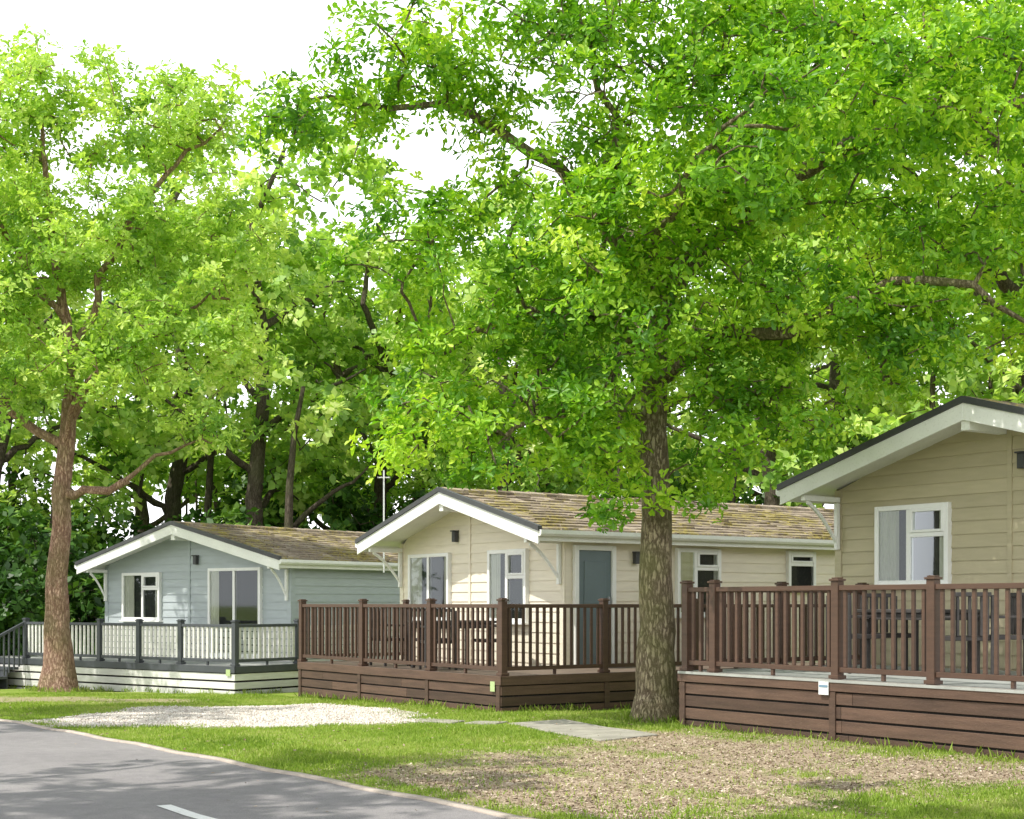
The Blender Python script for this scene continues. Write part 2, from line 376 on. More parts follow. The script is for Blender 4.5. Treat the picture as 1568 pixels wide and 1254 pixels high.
link(bpy.data.objects.new('wood_chips', inst_mesh('wood_chips', [(-1,-.35,0),(0.9,-.45,0),(1,.3,.15),(-.8,.45,.1)], [(0,1,2,3)], P, Rm, 0.006+0.014*rng.random(n)**2, np.clip(rng.normal(.45,.28,n),0,1), M_chip)))
# fallen twigs and dry leaves on the verge and road edge
x, y = scatter_pts(1500, (9.3, 24), 1.2)
keep = (road_d(x, y) < 1.2) & ~in_decks(x, y) & (rng.random(len(x)) < np.where(road_d(x, y) > 0.05, .25, 1)); x, y = x[keep], y[keep]; n = len(x)
P = np.stack([x, y, gh(x, y) + 0.03*(road_d(x,y)<0) + .016], 1)
Rm = frames(nrm(np.stack([rng.normal(0,.3,n), rng.normal(0,.3,n), np.ones(n)], 1)), rng.normal(0,1,(n,3)))
link(bpy.data.objects.new('fallen_leaves', inst_mesh('fallen_leaves', [(-1,-.1,0),(0,-.5,.1),(1,0,.2),(0,.5,.05)], [(0,1,2,3)], P, Rm, 0.010+0.015*rng.random(n), np.clip(rng.normal(.3,.25,n),0,1), M_chip)))
x, y = scatter_pts(120000, (16.5, 23), 1.0); gvv, _, _ = masks(x, y)
keep = (rng.random(len(x)) < gvv) & (x < 0) ; x, y = x[keep], y[keep]; n = len(x)
P = np.stack([x, y, gh(x, y) + 0.006], 1)
Rm = frames(rng.normal(0,1,(n,3)), rng.normal(0,1,(n,3)))
link(bpy.data.objects.new('gravel', inst_mesh('gravel', [(1,0,0),(-1,0,0),(0,.8,0),(0,-.8,0),(0,0,.6),(0,0,-.6)], [(0,2,4),(2,1,4),(1,3,4),(3,0,4),(2,0,5),(1,2,5),(3,1,5),(0,3,5)], P, Rm, 0.008+0.014*rng.random(n), np.clip(rng.normal(.5,.28,n),0,1), M_stone)))

# ------------------------------------------------------------------ lodges
def window(Mb, T, a0, a1, z0, z1, splits, transoms, curtains=(0.31, 0.14)):
    fr, gl, cu, rm = Mb['frame'], Mb['glass'], Mb['curtain'], Mb['room']
    f = 0.065; D = 0.085
    fr.box(T, a0, a0+f, z0, z1, -0.005, D); fr.box(T, a1-f, a1, z0, z1, -0.005, D)
    fr.box(T, a0+f, a1-f, z1-f, z1, -0.005, D-0.002); fr.box(T, a0+f, a1-f, z0, z0+f, -0.005, D-0.002)
    fr.box(T, a0-0.04, a1+0.04, z0-0.035, z0-0.001, -0.005, D+0.04)
    edges = [a0+f] + [a0+(a1-a0)*s for s in splits] + [a1-f]
    for s in edges[1:-1]: fr.box(T, s-0.035, s+0.035, z0+f, z1-f, -0.005, D-0.004)
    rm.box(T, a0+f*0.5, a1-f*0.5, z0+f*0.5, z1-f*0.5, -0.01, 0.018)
    for i in range(len(edges)-1):
        e0 = edges[i] + (0.035 if i else 0); e1 = edges[i+1] - (0.035 if i < len(edges)-2 else 0)
        g0, g1 = z0+f, z1-f
        if i in transoms:
            zt = z0 + (z1-z0)*transoms[i]
            fr.box(T, e0, e1, zt-0.03, zt+0.03, -0.005, D-0.006)
            fs = 0.035   # opening sash frame, proud of the main frame
            fr.box(T, e0-0.01, e0+fs, zt+0.03, g1+0.01, 0.02, D+0.012); fr.box(T, e1-fs, e1+0.01, zt+0.03, g1+0.01, 0.02, D+0.012)
            fr.box(T, e0+fs, e1-fs, g1-fs, g1+0.01, 0.02, D+0.010); fr.box(T, e0+fs, e1-fs, zt+0.03, zt+0.03+fs, 0.02, D+0.010)
        gl.poly([T(e0-.01,g0-.01,0.062),T(e1+.01,g0-.01,0.062),T(e1+.01,g1+.01,0.062),T(e0-.01,g1+.01,0.062)])
    if curtains:
        wd = (a1-a0)
        for c0, c1 in ((a0+f*.6, a0+wd*curtains[0]), (a1-wd*curtains[1], a1-f*.6)):
            if c1-c0 < .03: continue
            m = max(6, int((c1-c0)/0.012)); prev = None
            for k in range(m+1):
                a = c0+(c1-c0)*k/m; d = 0.036+0.012*math.sin(k*1.1+0.6*math.sin(k*.37))
                cur = (T(a,z0+f*.6,d), T(a,z1-f*.6,d))
                if prev: cu.poly([prev[0], cur[0], cur[1], prev[1]])
                prev = cur

def lodge(origin, ang, W, L, ov, s, eave, rise, wall_mat, opens_front, opens_side, lamps, plinth=None, battens=()):
    root = empty('holiday_lodge', (origin[0], origin[1], 0), ang)
    zr = lambda x: eave + rise*(1-abs(2*x/W-1))
    zg = E - 2.1
    TF = lambda a, z, d: (a, ov-d, z)
    TS_ = lambda a, z, d: (W-s+d, a, z)
    TL = lambda a, z, d: (s-d, a, z)
    TB = lambda a, z, d: (a, L-ov+d, z)
    wall = MB(); H = 0.165; z = zg; r = np.random.default_rng(3)
    zu = lambda x: zr(x)-0.10
    def xlim(z):
        if z <= zu(s): return s, W-s
        q = (z-(eave-0.10))/rise
        xl = q*W/2
        return min(xl, W/2), max(W-xl, W/2)
    while z < eave+rise-0.1:
        z1 = z+H; x0, x1 = xlim(z); x2, x3 = xlim(min(z1, eave+rise-0.1)); t = r.random()
        zt = min(z1, eave+rise-0.1)
        for T in (TF, TB):
            wall.poly([T(x0,z,0.016),T(x1,z,0.016),T(x3,zt,0.0),T(x2,zt,0.0)], t)
            wall.poly([T(x0,z,0.0),T(x1,z,0.0),T(x1,z,0.016),T(x0,z,0.016)], t)
        if z < zu(s):
            zt = min(z1, zu(s)+0.02)
            for T in (TS_, TL):
                wall.poly([T(ov,z,0.016),T(L-ov,z,0.016),T(L-ov,zt,0.0),T(ov,zt,0.0)], t)
                wall.poly([T(ov,z,0.0),T(L-ov,z,0.0),T(L-ov,z,0.016),T(ov,z,0.016)], t)
        z = z1
    wall.obj('cladding', wall_mat, root)
    tr = MB()
    tr.box(TF, s-0.022, s+0.09, zg, zu(s)-0.03, 0.0, 0.024); tr.box(TF, W-s-0.09, W-s+0.022, zg, zu(s)-0.03, 0.0, 0.024)
    tr.box(TS_, ov+0.002, ov+0.1, zg, zu(s)-0.03, 0.0, 0.026)
    for a in battens: tr.box(TF, a-0.03, a+0.03, zg, zu(a)-0.05, 0.0, 0.026)
    tr.obj('corner_trims', wall_mat, root)
    if plinth is not None:
        pl = MB(); zz = zg
        while zz < plinth - 0.01:
            for T, a0, a1 in ((TF, s-0.03, W-s+0.03), (TS_, ov+0.01, L-ov)):
                pl.box(T, a0, a1, zz, zz+0.12, -0.01, 0.04, 0.5)
            zz += 0.14
        pl.obj('plinth', M_paleskirt, root)
    # roof slab
    def prism(mb, x0, x1, dz0, dz1, y0, y1, f=zr, t=0.5):
        mb.hexa([(x0,y0,f(x0)+dz0),(x1,y0,f(x1)+dz0),(x1,y0,f(x1)+dz1),(x0,y0,f(x0)+dz1),(x0,y1,f(x0)+dz0),(x1,y1,f(x1)+dz0),(x1,y1,f(x1)+dz1),(x0,y1,f(x0)+dz1)], t)
    rs = MB(); prism(rs, 0.02, W/2, -0.10, -0.03, 0.03, L-0.03); prism(rs, W/2, W-0.02, -0.10, -0.03, 0.03, L-0.03); rs.obj('soffit', M_fascia, root)
    bb = MB()
    for y0, y1 in ((-0.005, 0.028), (L-0.028, L+0.005)):
        prism(bb, -0.03, W/2, -0.24, -0.035, y0, y1); prism(bb, W/2, W+0.03, -0.24, -0.035, y0, y1)
    bb.box(lambda a, z, d: (W+d, a, z), 0.03, L-0.03, eave-0.2, eave-0.04, -0.03, 0.0)
    bb.box(lambda a, z, d: (-d, a, z), 0.03, L-0.03, eave-0.2, eave-0.04, -0.03, 0.0)
    bb.obj('bargeboards', M_fascia, root, 0.004)
    gt = MB()
    for sgn, xe in ((1, W), (-1, 0)):
        prof = [(0.003,-0.03),(0.003,-0.09),(0.03,-0.125),(0.08,-0.125),(0.11,-0.09),(0.11,-0.03),(0.1,-0.03),(0.1,-0.08),(0.02,-0.08)]
        for k in range(len(prof)-1):
            (p0, q0), (p1, q1) = prof[k], prof[k+1]
            gt.poly([(xe+sgn*p0,0.0,eave+q0),(xe+sgn*p1,0.0,eave+q1),(xe+sgn*p1,L,eave+q1),(xe+sgn*p0,L,eave+q0)])
        gt.poly([(xe+sgn*p,0.0,eave+q) for p, q in prof[:6]])
    gt.obj('gutter', M_fascia, root)
    dk = MB()
    for y0, y1 in ((-0.03, 0.05), (L-0.05, L+0.03)):
        prism(dk, -0.06, W/2, -0.034, 0.045, y0, y1); prism(dk, W/2, W+0.06, -0.034, 0.045, y0, y1)
    dk.obj('verge_trim', M_dark, root)
    # tiles
    tl = MB(); pitch = math.atan2(rise, W/2); sl_ = math.hypot(rise, W/2); c, sn_ = math.cos(pitch), math.sin(pitch)
    rr = np.random.default_rng(11)
    for side in (0, 1):
        q = -0.03; j = 0
        while q < sl_-0.05:
            q1 = min(q+0.30, sl_)
            y = 0.052 - (0.16 if j % 2 else 0.0) - rr.random()*.1
            while y < L-0.06:
                wdt = .20+.14*rr.random()
                ya, yb = max(y, 0.052), min(y+wdt-.008, L-0.052)
                if yb-ya > 0.03:
                    dn = rr.normal(0, 0.008); lift = max(.02, 0.036+dn)
                    def TT(qq, yy, nn):
                        xx = qq*c-nn*sn_; zz = eave-0.03+qq*sn_+nn*c
                        return (xx if side == 0 else W-xx, yy, zz)
                    e = rr.normal(0, 0.018)
                    tl.hexa([TT(q+e,ya,0.0),TT(q+e,yb,0.0),TT(q1,yb,0.0),TT(q1,ya,0.0),TT(q+e,ya,lift),TT(q+e,yb,lift+rr.normal(0,.003)),TT(q1,yb,0.012),TT(q1,ya,0.012)], float(np.clip(rr.normal(.5,.25),0,1)))
                y += wdt
            q += 0.235; j += 1
    y = 0.06
    while y < L-0.1:
        y2 = min(y+0.34, L-0.06)
        for sg in (-1, 1):
            p0, p1 = W/2, W/2+sg*0.13
            tl.hexa([(p0,y,zr(p0)-.02),(p0,y2,zr(p0)-.02),(p1,y2,zr(p1)-.02),(p1,y,zr(p1)-.02),(p0,y,zr(p0)+.05),(p0,y2,zr(p0)+.04),(p1,y2,zr(p1)+.035),(p1,y,zr(p1)+.045)], float(rr.random()))
        y += 0.35
    tl.obj('roof_tiles', M_roof, root)
    # gallows brackets + ridge beam
    br = MB()
    for xb in (s+0.02, W-s-0.10):
        br.hexa([(xb,ov-.03,eave-.85),(xb+.06,ov-.03,eave-.85),(xb+.06,ov-.03,eave-.22),(xb,ov-.03,eave-.22),(xb,ov-.09,eave-.85),(xb+.06,ov-.09,eave-.85),(xb+.06,ov-.09,eave-.22),(xb,ov-.09,eave-.22)])
        br.hexa([(xb-.005,.04,eave-.21),(xb+.065,.04,eave-.21),(xb+.065,ov-.03,eave-.21),(xb-.005,ov-.03,eave-.21),(xb-.005,.04,eave-.14),(xb+.065,.04,eave-.14),(xb+.065,ov-.03,eave-.14),(xb-.005,ov-.03,eave-.14)])
        yA, zA, yB, zB = ov-.09, eave-.72, .12, eave-.21
        pr = None
        for k in range(9):
            t = k/8; y_ = yA+(yB-yA)*t; z_ = zA+(zB-zA)*t + 0.06*math.sin(math.pi*t)
            cur = (y_, z_)
            if pr: br.hexa([(xb+.01,pr[0],pr[1]-.04),(xb+.05,pr[0],pr[1]-.04),(xb+.05,cur[0],cur[1]-.04),(xb+.01,cur[0],cur[1]-.04),(xb+.01,pr[0],pr[1]+.02),(xb+.05,pr[0],pr[1]+.02),(xb+.05,cur[0],cur[1]+.02),(xb+.01,cur[0],cur[1]+.02)])
            pr = cur
    br.box(TF, W/2-.06, W/2+.06, eave+rise-.36, eave+rise-.16, 0.0, ov-.04)
    br.obj('eave_brackets', M_fascia, root, 0.004)
    Mb = {k: MB() for k in ('frame','glass','curtain','room')}
    for o in opens_front: window(Mb, TF, *o)
    for o in opens_side:
        if o[0] == 'door':
            _, a0, a1, z0, z1 = o
            fm = Mb['frame']; fm.box(TS_, a0, a0+.08, z0, z1, -.005, .08); fm.box(TS_, a1-.08, a1, z0, z1, -.005, .08); fm.box(TS_, a0+.08, a1-.08, z1-.08, z1, -.005, .078)
            dp = MB(); dp.box(TS_, a0+.08, a1-.08, z0, z1-.08, 0.0, .04)
            for zz0, zz1 in ((z0+.15, z0+.85), (z0+1.0, z1-.25)):
                dp.box(TS_, a0+.2, a1-.2, zz0, zz1, .04, .055)
            dp.obj('front_door', M_door, root, 0.006)
            hd = MB(); hd.box(TS_, a1-.16, a1-.13, z0+.95, z0+1.12, .04, .09); hd.obj('door_handle', M_metal, root, .004)
        else: window(Mb, TS_, *o)
    Mb['frame'].obj('window_frames', M_white, root, 0.005); Mb['glass'].obj('window_glass', M_glass, root)
    Mb['curtain'].obj('curtains', M_curtain, root, 0, True); Mb['room'].obj('room_interior', M_room, root)
    lm = MB()
    for kind, a, z in lamps:
        T = TF if kind == 'f' else TS_
        lm.box(T, a-.05, a+.05, z-.10, z+.08, 0.016, 0.10); lm.box(T, a-.065, a+.065, z+.08, z+.10, 0.016, 0.13)
    if lamps: lm.obj('wall_lamps', M_dark, root, .006)
    dp = MB()   # downpipe
    dp.box(TS_, L-ov-.3, L-ov-.22, zg, eave-.2, .03, .10); dp.obj('downpipe', M_fascia, root, .01)
    return root

a55 = math.radians(-55); a37 = math.atan2(-0.61, 0.792)
lodge((-2.83,26.4), a55, 5.6, 11.0, 0.75, 0.3, E+1.16, 0.76, M_cream,
      [(3.25,4.36,E-.30,E+.90,[0.5],{1:0.62}), (0.66,2.03,E-.30,E+.90,[0.5],{})],
      [('door',0.9,1.73,E-1.0,E+.93), (3.03,4.01,E-.2,E+.93,[0.42],{1:0.7}), (5.62,6.31,E+.25,E+.93,[],{0:0.66},None), (8.0,9.0,E-.1,E+.93,[0.5],{})],
      [('f',2.22,E+1.18), ('s',2.17,E+.75)], battens=(2.62,))
lodge((-9.83,32.49), a37, 6.54, 11.0, 0.6, 0.25, E+0.92, 0.80, M_blue,
      [(3.83,5.46,E-1.1,E+.76,[0.5],{},(.2,.08)), (0.91,2.23,E-.36,E+.70,[0.55],{1:0.66})],
      [(5.0,6.0,E-.2,E+.7,[0.5],{})], [('f',3.42,E+.95)], plinth=E-.42, battens=(3.16,))
lodge((3.64,19.4), a55, 5.9, 11.5, 0.76, 0.3, E+1.587, 0.83, M_olive,
      [(1.02,2.20,E+.24,E+1.28,[0.47],{1:0.62}), (3.7,4.9,E+.24,E+1.28,[0.5],{})],
      [(2.5,3.9,E-.8,E+1.28,[0.5],{})], [('f',3.26,E+1.72)], battens=(3.06,))
# aerial
ae = empty('tv_aerial', (-2.44, 27.35, 0)); am = MB()
TA = lambda a, z, d: (a, d, z)
am.box(TA, -.014, .014, E+.6, E+2.55, -.014, .014); am.box(TA, -.12, .12, E+2.40, E+2.42, -.012, .012)
for k in range(4): am.box(TA, -.11+k*.07, -.10+k*.07, E+2.405, E+2.415, -.14, .14)
am.obj('mast', M_signw, ae)

# ------------------------------------------------------------------ decks
def run_T(P, d):
    n = (-d[1], d[0])  # left normal
    return lambda a, z, q: (P[0]+d[0]*a+n[0]*q, P[1]+d[1]*a+n[1]*q, z)
def railing(root, P, d, posts, ztop, zf, mat, name='railing', bw=0.042, sp=0.125, firstpost=True, balmat=None):
    mb = MB(); bb = MB(); T = run_T(P, d); r = np.random.default_rng(int(abs(P[0]*100))+len(posts))
    for i, p in enumerate(posts):
        if (i == 0 and not firstpost): continue
        mb.box(T, p-.05, p+.05, zf-.03, ztop+.045, -.05, .05, .5)
        mb.box(T, p-.065, p+.065, ztop+.046, ztop+.07, -.065, .065, .6); mb.box(T, p-.045, p+.045, ztop+.07, ztop+.085, -.045, .045, .6)
        mb.box(T, p-.068, p+.068, zf+.002, zf+.04, -.068, .068, .5)
    for i in range(len(posts)-1):
        a0, a1 = posts[i]+.05, posts[i+1]-.05
        if a1-a0 < .08: continue
        mb.box(T, a0, a1, ztop-.055, ztop, -.035, .035, .6); mb.box(T, a0, a1, zf+.07, zf+.125, -.028, .028, .5)
        n = max(1, int(round((a1-a0)/sp)))
        for k in range(n):
            c = a0+(a1-a0)*(k+.5)/n
            bb.box(T, c-bw/2, c+bw/2, zf+.125, ztop-.055, -.016, .016, float(r.random()))
        m = (a0+a1)/2; mb.box(T, m-.02, m+.02, zf, zf+.07, -.02, .02)
    bb.obj('balusters', balmat or mat, root, 0.004)
    return mb.obj(name, mat, root, 0.004)
def skirt(root, P, d, length, zf, mat, topmat, outward, posts=(), gp=.024):
    T0 = run_T(P, d); T = lambda a, z, q: T0(a, z, q*outward)
    zb = min(float(gh(np.array(P[0]), np.array(P[1]))), float(gh(np.array(P[0]+d[0]*length), np.array(P[1]+d[1]*length)))) - .12
    top = MB(); top.box(T, -.09, length+.02, zf-.13, zf-.002, .06, .09, .8); top.obj('deck_fascia', topmat, root, .004)
    mb = MB(); r = np.random.default_rng(5); hb = 0.125; z = zf-.145
    while z > zb:
        a = -.07
        while a < length:
            a2 = min(a+2.4+r.random()*.4, length)
            mb.box(T, a, a2-.004, z-hb, z, .045, .068, float(r.random())); a = a2
        z -= hb+gp
    for p in posts: mb.box(T, p-.045, p+.045, zb, zf-.135, .069, .085, .3)
    mb.obj('skirt_boards', mat, root, .003)
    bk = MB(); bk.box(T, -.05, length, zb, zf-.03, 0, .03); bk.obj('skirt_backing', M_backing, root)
def floor(root, T, a0, a1, q0, q1, zf, mat):
    mb = MB(); q = q0; r = np.random.default_rng(9)
    while q < q1:
        qe = min(q+.14, q1); mb.box(T, a0, a1, zf-.03, zf, q, qe-.005, float(r.random())); q = qe
    mb.obj('deck_boards', mat, root)

u = (-0.574, 0.819); mu = (0.574, -0.819); v = (0.819, 0.574)
# centre deck
dk = empty('timber_deck'); P1 = (-0.13, 20.0); zf = E-1.0
railing(dk, P1, u, [0,1.89,3.97,6.13], E+.0, zf, M_brown)
railing(dk, P1, v, [0,1.8,3.6,5.4,7.0], E+.0, zf, M_brown, firstpost=False)
Pl = (P1[0]+u[0]*6.13, P1[1]+u[1]*6.13)
railing(dk, Pl, v, [0,2.1], E, zf, M_brown, firstpost=False)
skirt(dk, P1, u, 6.13, zf, M_brownskirt, M_brownskirt, 1, posts=(0,1.89,3.97,6.08))
skirt(dk, P1, v, 7.0, zf, M_brownskirt, M_brownskirt, -1, posts=(1.8,3.6))
T = lambda a, z, q: (P1[0]+u[0]*a+v[0]*q, P1[1]+u[1]*a+v[1]*q, z)
floor(dk, T, -.06, 6.15, -.06, 2.18, zf-.004, M_floor); floor(dk, T, -.06, 1.44, 2.18, 7.0, zf-.004, M_floor)
tg = MB(); TF1 = run_T(P1, u); tg.box(TF1, .06, .17, zf-.22, zf-.08, .092, .096); tg.obj('number_tag', M_signg, dk)
# right deck
dk = empty('timber_deck'); Q = (2.11, 17.3); zf = E-.8
railing(dk, Q, mu, [0,.48,2.38,3.64,5.5,7.4], E+.2, zf, M_brown)
railing(dk, Q, v, [0,1.6,3.1], E+.2, zf, M_brown, firstpost=False)
skirt(dk, Q, mu, 7.4, zf, M_brownskirt, M_brownskirt, -1, posts=(0.,2.38,))
skirt(dk, Q, v, 3.2, zf, M_brownskirt, M_brownskirt, 1)
T = lambda a, z, q: (Q[0]+mu[0]*a+v[0]*q, Q[1]+mu[1]*a+v[1]*q, z)
floor(dk, T, -.06, 7.4, -.10, 3.18, zf-.004, M_floorgrey)
sg = MB(); TQ0 = run_T(Q, mu); TQ = lambda a, z, q: TQ0(a, z, -q)
sg.box(TQ, 2.21, 2.35, zf-.17, zf-.03, .10, .106); sg.obj('sign_plate', M_signw, dk)
sg = MB(); sg.box(TQ, 2.22, 2.34, zf-.09, zf-.065, .107, .110); sg.obj('sign_band', M_signb, dk)
# left deck
dk = empty('timber_deck'); P2 = (-5.165, 26.8); zf = E-1.16; u2 = (-0.792, 0.61); v2 = (0.61, 0.792)
railing(dk, P2, u2, [0,1.55,2.82,4.08,5.4,6.66], E-.38, zf, M_greyrail, sp=0.13, bw=.055, balmat=M_paleskirt)
railing(dk, P2, v2, [0,1.6], E-.38, zf, M_greyrail, firstpost=False, sp=.13, bw=.055, balmat=M_paleskirt)
skirt(dk, P2, u2, 9.0, zf, M_paleskirt, M_greyrail, 1, posts=(), gp=.035)
skirt(dk, P2, v2, 1.7, zf, M_paleskirt, M_greyrail, -1, gp=.035)
T = lambda a, z, q: (P2[0]+u2[0]*a+v2[0]*q, P2[1]+u2[1]*a+v2[1]*q, z)
floor(dk, T, -.06, 9.0, -.06, 2.2, zf-.004, M_floorgrey)
tg = MB(); T2 = run_T(P2, u2); tg.box(T2, .03, .15, zf-.18, zf-.06, .092, .096); tg.obj('number_tag', M_signg, dk)
st = MB()   # steps going down from the left end
for k in range(3):
    st.box(T, 6.75, 8.0, zf-.19*(k+1)-.06, zf-.19*(k+1), -.12-.28*(k+1), -.12-.28*k, .5)
    st.box(T, 6.80, 7.95, zf-.19*(k+1)-.5, zf-.19*(k+1)-.061, -.12-.28*(k+1)+.02, -.12-.28*(k+1)+.05, .5)
for aa in (6.68, 8.0):
    st.box(T, aa-.05, aa+.05, zf-.75, zf+.35, -1.05, -.95)
    st.hexa([T(aa-.03,zf+.72,-.05),T(aa+.03,zf+.72,-.05),T(aa+.03,zf+.78,-.05),T(aa-.03,zf+.78,-.05),T(aa-.03,zf+.28,-1.0),T(aa+.03,zf+.28,-1.0),T(aa+.03,zf+.34,-1.0),T(aa-.03,zf+.34,-1.0)])
    for k in range(7):
        q = -.1-.12*(k+.5); zt = zf+.74+.44*(q+.05)/.95
        st.box(T, aa-.015, aa+.015, zf-.1+.5*q, zt-.01, q-.018, q+.018)
st.obj('steps_and_handrail', M_greyrail, dk, .004)

# deck furniture
def chair(x, y, z, rot):
    r = empty('patio_chair', (x, y, z), rot); mb = MB(); T = lambda a, zz, d: (a, d, zz)
    for sx in (-.25, .21):
        mb.box(T, sx, sx+.04, 0, .64, -.25, -.21); mb.box(T, sx, sx+.04, 0, .9, .21, .25); mb.box(T, sx-.01, sx+.05, .64, .67, -.27, .209)
    mb.box(T, -.25, .25, .40, .45, -.24, .209)
    for k in range(6): mb.box(T, -.19+k*.07, -.155+k*.07, .451, .88, .215, .24)
    mb.box(T, -.209, .209, .88, .93, .205, .25); mb.obj('frame', M_furn, r, .006)
def table(x, y, z, rot):
    r = empty('patio_table', (x, y, z), rot); mb = MB(); T = lambda a, zz, d: (a, d, zz)
    for k in range(9): mb.box(T, -.6+k*.135, -.475+k*.135, .70, .74, -.42, .42)
    mb.box(T, -.56, .56, .62, .699, -.38, .38)
    for sx in (-.54, .48):
        for sy in (-.36, .30): mb.box(T, sx, sx+.06, 0, .62, sy, sy+.06)
    mb.obj('frame', M_furn, r, .006)
zc = E-1.0
table(-0.95, 22.6, zc, a55+1.57)
for dx, dy, rt in ((.7,.1,-1.2),(-.45,.75,.7),(-.2,-.75,3.4),(-1.15,.9,2.2)): chair(-0.95+dx*.9, 22.6+dy*.9, zc, rt)
zc = E-.8
table(4.7, 16.5, zc, a55)
for dx, dy, rt in ((-.75,.35,1.9),(-.2,.8,.3),(.3,-.75,3.3),(.9,-.2,-1.5)): chair(4.7+dx*.9, 16.5+dy*.9, zc, rt)

# ------------------------------------------------------------------ trees
OAK_V = [(0,0,0),(1,0,-.12),(.28,.13,.05),(.42,.09,.04),(.64,.25,.06),(.88,.17,-.02),(.28,-.13,.05),(.42,-.09,.04),(.64,-.25,.06),(.88,-.17,-.02)]
OAK_F = [(0,2,3,4,5,1),(0,1,9,8,7,6)]
QL_V = [(0,0,0),(.55,-.33,.06),(1,0,-.1),(.5,.33,.06)]; QL_F = [(0,1,2,3)]
def leaf_mesh(name, C, rc, outward, m, k, size, mat, r, fancy=True, tb=0.5, flat=0.6, ctint=None):
    n = len(C); off = nrm(r.normal(0,1,(n,m,3))) * (r.random((n,m,1))**0.45)
    off *= np.stack([rc, rc, rc*flat], -1)[:, None, :]
    P = (C[:,None,:]+off).reshape(-1,3)
    ax = nrm(np.repeat(outward,m,0)*0.5 + np.array([0,0,0.9]) + r.normal(0,.45,(n*m,3)) + 0.5*nrm(off.reshape(-1,3)))
    if ctint is None: ctint = r.normal(0,.15,n)
    ct = np.repeat(ctint,m) + r.normal(0,.08,n*m)
    F = frames(ax, r.normal(0,1,(n*m,3)))
    nm = len(P); ph = (np.arange(k)/k*2*np.pi)[None,:] + r.random((nm,1))*6.28 + r.normal(0,.25,(nm,k))
    al = r.normal(.2,.4,(nm,k))
    rad = np.cos(ph)[...,None]*F[:,None,:,0] + np.sin(ph)[...,None]*F[:,None,:,1]
    axr = F[:,None,:,2]
    d = rad*np.cos(al)[...,None] + axr*np.sin(al)[...,None]
    nn = axr*np.cos(al)[...,None] - rad*np.sin(al)[...,None] + r.normal(0,.3,(nm,k,3))
    d = d.reshape(-1,3); nn = nn.reshape(-1,3)
    R = frames(nn, d)
    PP = np.repeat(P,k,0) + d*0.015
    S = size*(0.55+0.75*r.random(len(PP)))
    t = np.clip(tb+np.repeat(ct,k)+r.normal(0,.10,len(PP)),0,1)
    return inst_mesh(name, OAK_V if fancy else QL_V, OAK_F if fancy else QL_F, PP, R, S, t, mat)

def tubes(name, pos, par, rad, k, sel, mat, main):
    d = np.zeros_like(pos); has = par >= 0
    d[has] = nrm(pos[has]-pos[par[has]]); d[~has] = (0,0,1)
    idx = np.where(has & sel)[0]
    ref = np.tile(np.array([[0.31,0.93,0.12]]), (len(pos),1))
    F = frames(d, ref)
    p = par[idx]; ismain = main[p] == idx
    Fs = np.where(ismain[:,None,None], F[p], F[idx]); r0 = np.where(ismain, rad[p], np.minimum(rad[p], rad[idx]*1.35)); r1 = rad[idx]
    an = np.arange(k)/k*2*np.pi; cs = np.stack([np.cos(an), np.sin(an)], 1)
    wob = 1 + 0.06*np.sin(an*3+0.7) + 0.04*np.sin(an*5)
    def ring(c, Fr, r): return c[:,None,:] + (Fr[:,None,:,0]*cs[None,:,0:1] + Fr[:,None,:,1]*cs[None,:,1:2])*(r[:,None,None]*wob[None,:,None])
    V = np.concatenate([ring(pos[p],Fs,r0), ring(pos[idx],F[idx],r1)], 1).reshape(-1,3)
    base = (np.arange(len(idx))*2*k)[:,None,None]; j = np.arange(k)
    q = np.stack([j, (j+1)%k, k+(j+1)%k, k+j], 1)[None]
    lp = (base+q).ravel(); nf = len(idx)*k
    return V, lp, nf

